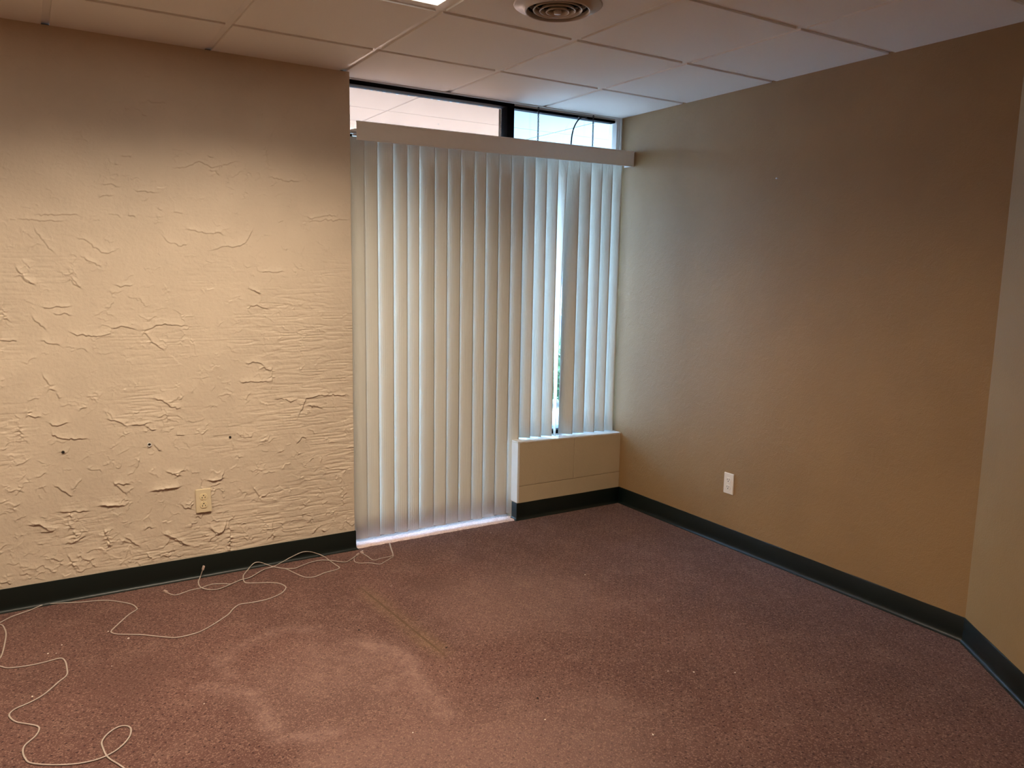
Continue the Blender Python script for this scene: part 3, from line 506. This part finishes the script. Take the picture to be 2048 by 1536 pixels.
for i in range(-4, 4):
    x = GX + i * ST
    for j in range(-9, 2):
        y0 = GY + (j - 1) * ST + .014; y1 = y0 + ST - .028
        if (i == 0 and j in (-1, -6)) or (i == -3 and j == -1): continue
        if y0 > .15 or y0 < YB: continue
        tee(x - .014, x + .014, y0, min(y1, .155))
bm = bmesh.new(); box_bm(bm, XL - .1, .13, .1635, .30, H + .001, H + .12); box_bm(bm, XL - .1, -1.79, .02, .1635, H, H + .06)  # added boxes that seal out sky light leaking above the tiles
struct(link('header_light_seal', fin(bm, 'header_light_seal'), 'soffit_joint'))
# white wall angle over the windows
struct(box('trim_4', -1.765, 0, .098, .122, H - .0035, H - .0005, 'white_trim'), 'white wall angle at the ceiling above the windows')

# troffers
def troffer(cells, label):
    (i0, j0), (i1, _) = cells; x0 = GX + i0 * ST + .012; x1 = GX + (i1 + 1) * ST - .012; y1 = GY + j0 * ST - .012; y0 = y1 - ST + .024
    t = empty('ceiling_light', ((x0 + x1) / 2, (y0 + y1) / 2, H)); tag(t, label, 'ceiling light')
    cx, cy = t.location.x, t.location.y
    bm = bmesh.new(); a = .016
    for q in ((x0, x1, y0, y0 + a), (x0, x1, y1 - a, y1), (x0, x0 + a, y0 + a, y1 - a), (x1 - a, x1, y0 + a, y1 - a)):
        box_bm(bm, q[0] - cx, q[1] - cx, q[2] - cy, q[3] - cy, .0075, .03, .0008, 1)
    link('frame', fin(bm, 'frame'), 'tee', t)
    bm = bmesh.new(); box_bm(bm, x0 + a - cx + .001, x1 - a - cx - .001, y0 + a - cy + .001, y1 - a - cy - .001, .012, .016); link('diffuser', fin(bm, 'diffuser'), 'lens', t)
    bm = bmesh.new(); box_bm(bm, x0 + a - cx, x1 - a - cx, y0 + a - cy, y1 - a - cy, .030, .055); link('housing', fin(bm, 'housing'), 'tee', t)
troffer(light_cells[0], 'bright white lay-in ceiling light at the top edge of the photo')
troffer(light_cells[1], 'bright white lay-in ceiling light behind the camera')
troffer(light_cells[2], 'added unseen lay-in ceiling light off to the left, brightening the left wall')

# round air diffuser
v = empty('ceiling_vent', (VX, VY, H)); tag(v, 'round beige stepped ceiling air vent with nested rings', 'vent')
bm = bmesh.new(); lathe_bm(bm, [(.155, .0), (.157, -.003), (.152, -.006), (.126, -.010), (.119, -.022), (.114, -.026), (.1105, -.024), (.110, -.012), (.107, .05), (.112, .05), (.120, .0)], 64, True)
link('flange', fin(bm, 'flange', True), 'vent', v)
for r, z in ((.086, -.020), (.063, -.023), (.040, -.026)):
    bm = bmesh.new(); lathe_bm(bm, [(r + .0020, z + .0005), (r + .0006, z - .0022), (r - .0014, z - .0016), (r - .0100, z + .0150), (r - .0085, z + .0158)], 56, True)
    link('vent_ring', fin(bm, 'vent_ring', True), 'vent_ring', v)
bm = bmesh.new(); lathe_bm(bm, [(.006, -.034), (.012, -.032), (.014, -.026), (.012, -.010), (.005, -.004)], 24); link('knob', fin(bm, 'knob', True), 'vent', v)
bm = bmesh.new(); lathe_bm(bm, [(.106, .044), (.106, .048)], 40); link('duct', fin(bm, 'duct'), 'void', v)
bm = bmesh.new(); lathe_bm(bm, [(.1068, -.010), (.1068, .046), (.1060, .046), (.1060, -.010)], 48, True); link('duct_sleeve', fin(bm, 'duct_sleeve', True), 'void', v)
bm = bmesh.new(); box_bm(bm, -.108, .108, -.003, .003, .006, .010); box_bm(bm, -.003, .003, -.108, .108, .006, .010); link('spider_bracket', fin(bm, 'spider_bracket'), 'void', v)

# ------------------------------------------------------------------ windows
def bars(name, quads, mat, parent, bev=.0012):
    bm = bmesh.new()
    for q in quads: box_bm(bm, *q, bev, 1)
    return link(name, fin(bm, name), mat, parent)
GYP = .185
w1 = struct(empty('window_1', (-1.3, .15, 0)), 'tall glazed opening behind the long slats, tinted pink')
w1.location = (0, 0, 0)
bars('window_frame', [(-1.765, -.803, .122, .20, 2.358, H + .004), (-1.84, -1.765, .165, .20, .0, H)], 'black_metal', w1)
bars('mullion', [(-.803, -.757, .122, .20, 0, H + .004)], 'black_metal', w1)
bars('bottom_rail', [(-1.80, -.803, .122, .20, 0, .025)], 'black_metal', w1)
bars('transom_bar', [(-1.80, -.803, .128, .20, 2.085, 2.125)], 'black_metal', w1)
bars('pane', [(-1.80, -.803, GYP - .003, GYP + .003, .025, 2.085)], 'glass', w1, 0)
bars('pane', [(-1.80, -.803, GYP - .003, GYP + .003, 2.125, 2.358)], 'glass', w1, 0)
def film_mesh(x0, x1, z0, z1, y, amp, name):
    bm = bmesh.new(); nz, nx = 60, 60; per = []
    for k in range(nx): per.append((x0 + (x1 - x0) * k / nx, z0))
    for k in range(nz * 4): per.append((x1 + random.uniform(-amp, amp * .3), z0 + (z1 - z0) * k / (nz * 4)))
    for k in range(nx * 2): per.append((x1 + (x0 - x1) * k / (nx * 2), z1 + random.uniform(-amp, amp * .3)))
    for k in range(nz): per.append((x0, z1 + (z0 - z1) * k / nz))
    vv = [bm.verts.new((x, y, z)) for x, z in per]; f = bm.faces.new(vv)
    r = bmesh.ops.extrude_face_region(bm, geom=[f]); bmesh.ops.translate(bm, verts=[e for e in r['geom'] if isinstance(e, bmesh.types.BMVert)], vec=(0, .0004, 0))
    bmesh.ops.triangulate(bm, faces=bm.faces); return fin(bm, name)
link('window_film', film_mesh(-1.80, -.806, 2.127, 2.356, GYP - .0042, .004, 'window_film'), 'film', w1)
def ragged_strip(xc, z0, z1, y, wd, amp, name):
    bm = bmesh.new(); n = 260; L = []
    for k in range(n + 1):
        z = z0 + (z1 - z0) * k / n
        L.append([bm.verts.new((xc - wd / 2 + random.uniform(-amp, amp) * .3, y, z)), bm.verts.new((xc + wd / 2 + random.uniform(-amp, amp), y, z)), bm.verts.new((xc + wd / 2 + random.uniform(-amp, amp), y + .0008, z)), bm.verts.new((xc - wd / 2, y + .0008, z))])
    for A, B in zip(L, L[1:]):
        for k in range(4): bm.faces.new((A[k], A[(k + 1) % 4], B[(k + 1) % 4], B[k]))
    return fin(bm, name)
link('paint_edge', ragged_strip(-.818, 2.128, 2.352, GYP - .0056, .013, .003, 'paint_edge'), 'white_trim', w1)

w2 = struct(empty('window_2'), 'clear window above the low block wall at the right')
bars('window_frame', [(-.757, -.026, .130, .175, 2.356, 2.370), (-.757, -.026, .130, .175, .455, .485)], 'black_metal', w2)
bars('head_trim', [(-.757, -.026, .135, .20, 2.370, H + .004)], 'white_trim', w2, .0005)
bars('pane', [(-.757, -.026, .150, .156, .485, 2.356)], 'glass', w2, 0)
bars('jamb', [(-.030, -.019, .112, .19, .46, H), (-.019, -.010, .104, .19, .46, H), (-.010, .0, .094, .19, .46, H)], 'white_trim', w2, .0015)

# ------------------------------------------------------------------ vertical blind
bl = empty('vertical_blind', (-.87, .0, 2.12)); tag(bl, 'ivory vertical blind with a flat valance, drawn across the window corner', 'blind')
ox, oz = -.87, 2.12
def zt(x): return .0095 * (x + .87)             # the rail rises slightly to the right
def tilted(me):
    for v_ in me.vertices: v_.co.z += zt(v_.co.x + ox)
    return me
bm = bmesh.new()
VX0, VX1 = -1.744 - ox, -.006 - ox
box_bm(bm, VX0, VX1, -.034, -.031, -.042, .042, .0008, 1)
box_bm(bm, VX0, VX1, -.036, -.027, .036, .044, .0015, 2); box_bm(bm, VX0, VX1, -.0355, -.027, -.045, -.038, .0015, 2)
box_bm(bm, VX1 - .003, VX1, -.031, .055, -.042, .042, .0008, 1)
link('valance', tilted(fin(bm, 'valance')), 'valance', bl)
bm = bmesh.new(); box_bm(bm, VX0 + .02, VX1 - .005, .052, .088, -.012, .022, .002, 1)
hr = link('headrail', tilted(fin(bm, 'headrail')), 'valance', bl)
bm = bmesh.new(); tube_bm(bm, [Vector((VX0 - .018, .02, .003)), Vector((VX0 - .006, .02, .001)), Vector((VX0 + .02, .02, 0))], .0045, n=10)
box_bm(bm, VX0 - .006, VX0 + .03, .018, .052, -.006, .012, .001, 1)
link('end_bracket', tilted(fin(bm, 'end_bracket')), 'steel', bl)
EDGES = [-1.735, -1.668, -1.598, -1.512, -1.433, -1.365, -1.277, -1.2, -1.122, -1.038, -.965, -.8825, -.8015, -.7225, -.6445, -.5655, -.4885, -.4165, -.3345, -.2495, -.168, -.0905, -.020]
# angle of each slat about the vertical (degrees, right edge towards the room), top and bottom
ANG = [8, 10, 13, 24, 20, 5, 19, 6, 12, 17, 5, 12, 20, 44, 50, 53, 14, 44, 34, 52, 48, 54]
def slat(k):
    top = 2.105 + zt(EDGES[k]); long_ = k < 13
    z0 = .024 if long_ else (.4705 - .016 * ((EDGES[k] + .765) / .765) + .006)
    cx = EDGES[k + 1] - .0445 * math.cos(math.radians(ANG[k])) - .027 * math.sin(math.radians(ANG[k])) + .004
    bm = bmesh.new(); nu, nv = 10, 14; W = .0445; front = []; back = []
    tw = random.uniform(-3, 3)
    for j in range(nv + 1):
        t = j / nv; z = top + (z0 - top) * t
        a = ANG[k] + tw * t
        if k == 16: a = 46 + 70 * max(0, t) ** .35
        a = math.radians(a); ca, sa = math.cos(a), math.sin(a); rf, rb = [], []
        for i in range(nu + 1):
            u = -W + 2 * W * i / nu; bow = .0042 * (1 - (u / W) ** 2)
            for lst, d in ((rf, bow + .0004), (rb, bow - .0004)):
                lst.append(bm.verts.new((u * ca - d * sa, -u * sa - d * ca, z)))
        front.append(rf); back.append(rb)
    for G in (front, back):
        for A, B in zip(G, G[1:]):
            for i in range(nu): bm.faces.new((A[i], A[i + 1], B[i + 1], B[i]))
    for j in range(nv):
        for e in (0, nu): bm.faces.new((front[j][e], front[j + 1][e], back[j + 1][e], back[j][e]))
    for e in (0, nv):
        for i in range(nu): bm.faces.new((front[e][i], front[e][i + 1], back[e][i + 1], back[e][i]))
    o = link('slat', fin(bm, 'slat', True), 'slat', bl, (cx - ox, .072 , 0 - oz))
    if k == 16: o['label'] = 'slat turned edge-on leaving a gap to the outside'
    return o
for k in range(22): slat(k)
for k in range(22):                              # carrier stems under the rail
    pass

# hanging chains and a loose cable in front of the right-hand pane
def chain(x, y, z1, z0, label):
    bm = bmesh.new(); n = int((z1 - z0) / .0095)
    for k in range(n):
        z = z1 - .0095 * (k + .5); pts = []
        for q in range(9):
            a = 2 * PI * q / 8; s, c = math.cos(a) * .0042, math.sin(a) * .0066
            pts.append(Vector((x + s, y, z + c)) if k % 2 else Vector((x, y + s, z + c)))
        tube_bm(bm, pts, .0019, n=5)
    tag(link('hanging_chain', fin(bm, 'hanging_chain'), 'chain'), label, 'chain', 'chains hanging before the right window')
chain(-.604, .110, H + .004, 1.95, 'thin metal chain hanging before the window, next to the black mullion')
chain(-.212, .110, H + .004, 1.95, 'thin metal chain hanging before the window, nearer the right wall')
bm = bmesh.new()
tube_bm(bm, catmull([(-.255, .112, 2.352), (-.285, .112, 2.357), (-.315, .112, 2.345), (-.345, .112, 2.305), (-.362, .112, 2.255), (-.368, .112, 2.20), (-.370, .110, 2.12), (-.371, .110, 1.98)], 8), .0042, n=10)
box_bm(bm, -.318, -.262, .107, .119, 2.352, 2.362, .002, 1)
tag(link('power_cable', fin(bm, 'power_cable', True), 'cable'), 'black cable arching down from the window head between two chains', 'cable')

# ------------------------------------------------------------------ outlets
def outlet(loc, rz, plate, recep, label, flipped):
    t = empty('wall_outlet', loc, (0, 0, rz)); tag(t, label, 'outlet')
    bm = bmesh.new(); n = 6
    box_bm(bm, -.035, .035, -.0055, .0, -.0575, .0575)
    for v_ in bm.verts:
        if v_.co.y < -.003: v_.co.x *= .93; v_.co.z *= .957
    bmesh.ops.bevel(bm, geom=list(bm.edges), offset=.0014, segments=2, affect='EDGES')
    link('cover_plate', fin(bm, 'cover_plate'), plate, t)
    for s in (1, -1):
        bm = bmesh.new(); pr = []
        for k in range(28):
            a = 2 * PI * k / 28; pr.append((.0172 * math.cos(a), max(-.0142, min(.0142, .0172 * math.sin(a)))))
        A = [bm.verts.new((x, -.0056, z)) for x, z in pr]; B = [bm.verts.new((x * .95, -.0080, z * .95)) for x, z in pr]
        for k in range(28): bm.faces.new((A[k], A[(k + 1) % 28], B[(k + 1) % 28], B[k]))
        bm.faces.new(B); bm.faces.new(A)
        rc = link('receptacle', fin(bm, 'receptacle'), recep, t, (0, 0, .0195 * s))
        g = 1 if flipped else -1
        for sx, hh in ((-.0063, .0040), (.0063, .0034)):
            bm = bmesh.new(); box_bm(bm, sx - .0013, sx + .0013, -.0084, -.0075, -g * .0030 - hh, -g * .0030 + hh); link('slot', fin(bm, 'slot'), 'slot', rc)
        bm = bmesh.new(); lathe_bm(bm, [(.0027, 0), (.0027, .0009)], 14); o = link('slot', fin(bm, 'slot'), 'slot', rc, (0, -.0075, g * .0072)); o.rotation_euler = (PI / 2, 0, 0)
    bm = bmesh.new(); lathe_bm(bm, [(.0032, 0), (.0030, .0012), (.0016, .0017)], 14); o = link('screw', fin(bm, 'screw', True), recep, t, (0, -.0055, 0)); o.rotation_euler = (PI / 2, 0, 0)
outlet((-2.501, -.0062, .369), 0, 'ivory', 'ivory_dark', 'ivory duplex wall outlet on the trowelled left wall', True)
outlet((-.0005, -.911, .346), -PI / 2, 'almond', 'almond', 'pale almond duplex wall outlet on the smooth right wall', False)
bm = bmesh.new(); lathe_bm(bm, [(.0016, -.006), (.0016, .010), (.0042, .0105), (.0040, .012)], 12)
o = link('wall_nail', fin(bm, 'wall_nail', True), 'steel', None, (0, -1.103, 1.921)); o.rotation_euler = (0, -PI / 2, 0)
tag(o, 'small nail head left high on the smooth right wall', 'nail')

# ------------------------------------------------------------------ cords on the carpet
CRD = T['cord']
def cord(name, P, r, label, plugs, zoff=0.0):
    t = empty(name, P[0]); tag(t, label, 'cord'); o0 = Vector(P[0])
    Q = [Vector(p) for p in P]
    for i, q in enumerate(Q):
        if q.z < .004: q.z = r * .8 + zoff + .0004
    pts = [p - o0 for p in catmull([tuple(q) for q in Q], 5)]
    bm = bmesh.new(); tube_bm(bm, pts, r, r * .75, 8); link('wire', fin(bm, 'wire', True), 'cord', t)
    for end, mat in plugs:
        a, b = (pts[0], pts[1]) if end == 0 else (pts[-1], pts[-2])
        d = (a - b).normalized(); bm = bmesh.new(); box_bm(bm, -.009, .011, -.0058, .0058, -.0040, .0040, .001, 1); box_bm(bm, -.004, .010, -.0025, .0025, .0040, .0058, .0005, 1)
        o = link('plug', fin(bm, 'plug'), mat, t, a + d * .008); o.rotation_euler = d.to_track_quat('X', 'Z').to_euler()
        o.location.z = max(o.location.z, .0048 - o0.z)
cord('phone_cord', CRD[0], .0027, 'long beige phone cord snaking from the left baseboard to the near left carpet', [(0, 'clear_plug')])
cord('phone_cord', CRD[1], .0026, 'beige phone cord running along the left baseboard with an upright plug', [(0, 'clear_plug'), (1, 'clear_plug')], .0022)
cord('phone_cord', CRD[2], .0022, 'short looped beige cord on the carpet below the left end of the blind', [(1, 'clear_plug')])
bm = bmesh.new(); tube_bm(bm, [Vector((0, 0, 0)), Vector((0, .012, .004))], .0035, n=8)

# lint and grit
def crumb_mesh(seed, r):
    rg = random.Random(seed); bm = bmesh.new(); bmesh.ops.create_icosphere(bm, subdivisions=1, radius=r)
    for v_ in bm.verts: v_.co *= rg.uniform(.6, 1.25); v_.co.z *= .55
    return fin(bm, 'lint_crumb')
CM = [crumb_mesh(s, .0034) for s in range(4)]; DM = crumb_mesh(9, .0055)
for m_ in CM: m_.materials.append(M['lint'])
DM.materials.append(M['dark_bit'])
CL = ['largest pale crumb of lint, just below the bend of the long cord at left', 'small pale crumb of lint touching the left bend of the long cord',
      'pale crumb of lint at left between two runs of the long cord', 'pale crumb of lint inside the near left hook of the long cord', None,
      'right one of two pale crumbs by the top of the near left cord hump', 'left one of two pale crumbs by the top of the near left cord hump', None, None,
      'lone faint crumb of lint right of the near left cord hump', 'lone pale crumb of lint left of the scuffed carpet patch', None,
      'pale crumb of lint at bottom centre, below the dark speck', None, None, 'left one of two pale crumbs in the right middle of the carpet',
      'right one of two pale crumbs in the right middle of the carpet', 'pale crumb of lint nearest the bottom edge, below the scuffed patch',
      'pale crumb of lint alone in front of the low block wall', 'faint pale crumb of lint beside the far end of the carpet seam', None, None,
      'rightmost pale crumb of lint on the open carpet', 'pale crumb of lint near the bottom edge at right of centre',
      'pale crumb of lint on carpet before the threshold, left of its pair', 'pale crumb of lint on carpet before the threshold, right of its pair',
      'pale shred of lint beside the end of the left baseboard', None, None, None]
for i, (x, y) in enumerate(T['crumbs']):
    if CL[i] is None: continue
    o = link('lint_crumb', CM[i % 4], None, None, (x, y, .0016)); s = 1.3 if i in (0, 26) else [.6, .9, .75, 1.05, .55][i % 5]; o.scale = (s * 1.2, s, s); o.rotation_euler = (0, 0, i * 1.7)
    tag(o, CL[i], 'crumb', 'pale crumbs scattered on the carpet')
for i, ((x, y), lb) in enumerate(zip(T['dark'], ('dark crumb of grit at the far edge of the scuffed carpet patch', 'dark crumb of grit in the open carpet near bottom centre', 'dark crumb of grit at the near end of the carpet seam'))):
    o = link('dark_crumb', DM, None, None, (x, y, .0024)); o.rotation_euler = (0, 0, i * 2.1)
    tag(o, lb, 'crumb', 'dark crumbs scattered on the carpet')

# ------------------------------------------------------------------ outdoors beyond the glass
struct(box('ground', -36, 28, .20, 21, -.12, -.03, 'concrete'), 'pale concrete pavement outside')
so = struct(box('soffit', -6, 4.5, .20, 1.30, 2.43, 2.50, 'soffit_joint'), 'white panelled soffit outside over the windows')
for i in range(-4, 4):
    for (ya, yb) in ((.20, .860), (.872, 1.30),):
        xa = -1.205 + 1.235 * i; xb = xa + 1.223
        box('soffit_panel', max(xa, -6), min(xb, 4.5), ya, yb, 2.405, 2.432, 'soffit', so, .001)
struct(box('fascia', -6, 4.5, 1.30, 1.345, 2.36, 2.62, 'white_trim'), 'white fascia board at the soffit edge')
def foliage(name, cx, cy, zc, rx, ry, rz, n, ls, mat, parent, seed):
    rg = np.random.default_rng(seed); d = rg.normal(size=(n, 3)); d /= np.linalg.norm(d, axis=1)[:, None]; rad = rg.random(n) ** .4
    P = d * rad[:, None] * [rx, ry, rz] + [cx, cy, zc]
    a = rg.normal(size=(n, 3)); a /= np.linalg.norm(a, axis=1)[:, None]; b = np.cross(a, rg.normal(size=(n, 3))); b /= np.linalg.norm(b, axis=1)[:, None]
    s = ls * (.6 + .8 * rg.random(n))[:, None]
    V = np.stack([P - a * s, P + b * s * .45, P + a * s, P - b * s * .45], 1).reshape(-1, 3)
    V[:, 2] = np.maximum(V[:, 2], -.028)
    me = bpy.data.meshes.new(name); me.from_pydata(V.tolist(), [], [(4 * k, 4 * k + 1, 4 * k + 2, 4 * k + 3) for k in range(n)]); me.update()
    o = link(name, me, mat, parent); return o
hd = empty('hedge_shrub', (1.95, 3.3, -.03)); tag(hd, 'blue-green leafy shrub outside, seen through the slat gap', 'shrub')
foliage('foliage', 0, 0, .42, .75, .5, .36, 2600, .045, 'leaf', hd, 4)
bm = bmesh.new(); tube_bm(bm, [Vector((0, 0, 0)), Vector((.02, 0, .2)), Vector((0, .02, .42))], .02, n=8); link('stem', fin(bm, 'stem'), 'bark', hd)
tr = empty('tree', (6.4, 8.6, -.03)); tag(tr, 'loose green tree outside, above the shrub in the slat gap', 'tree')
foliage('foliage', 0, 0, 2.5, 2.2, 1.8, 1.5, 1500, .09, 'leaf2', tr, 5)
bm = bmesh.new(); tube_bm(bm, [Vector((0, 0, 0)), Vector((.05, 0, .9)), Vector((0, .05, 1.9)), Vector((.1, .1, 2.6))], .09, n=10); link('trunk', fin(bm, 'trunk'), 'bark', tr)
fw = empty('fence_panel', (4.2, 6.4, -.03)); tag(fw, 'grey-blue low panel fence outside behind the shrub', 'fence')
for k in range(4): bm = bmesh.new(); box_bm(bm, -1.6 + .8 * k, -.84 + .8 * k, -.02, .02, .35, .80, .004, 1); link('panel', fin(bm, 'panel'), 'grey_blue', fw)
for k in range(5): bm = bmesh.new(); box_bm(bm, -1.65 + .8 * k, -1.59 + .8 * k, -.035, .035, 0, .86, .004, 1); link('post', fin(bm, 'post'), 'grey_blue', fw)
kb = empty('parking_kerb', (.98, 2.05, -.03)); tag(kb, 'low grey kerb block on the pavement outside the window', 'kerb')
bm = bmesh.new(); box_bm(bm, -.6, .6, -.07, .07, 0, .10, .015, 2); link('body', fin(bm, 'body'), 'grey_blue', kb)

# invented pale building across the lot, added to block low sky light
fb = empty('sky_blocker_building', (-4, 15, -.03)); tag(fb, 'made-up long pale building across the lot outside, added to block horizon sky light', 'building')
bm = bmesh.new(); box_bm(bm, -30, 28, 0, 4, 0, 5.4); link('wall', fin(bm, 'wall'), 'soffit_white', fb)
bm = bmesh.new(); box_bm(bm, -30.2, 28.2, -.25, 4.2, 5.4, 5.75, .05, 1); link('roof', fin(bm, 'roof'), 'white_trim', fb)
for k in range(14):
    bm = bmesh.new(); box_bm(bm, -1.3, 1.3, -.06, .02, 1.0, 2.7, .02, 1); wf = link('window', fin(bm, 'window'), 'white_trim', fb, (-27.5 + 4.1 * k, 0, 0))
    bm = bmesh.new(); box_bm(bm, -1.2, 1.2, -.075, -.055, 1.1, 2.6); link('pane', fin(bm, 'pane'), 'grey_blue', wf)
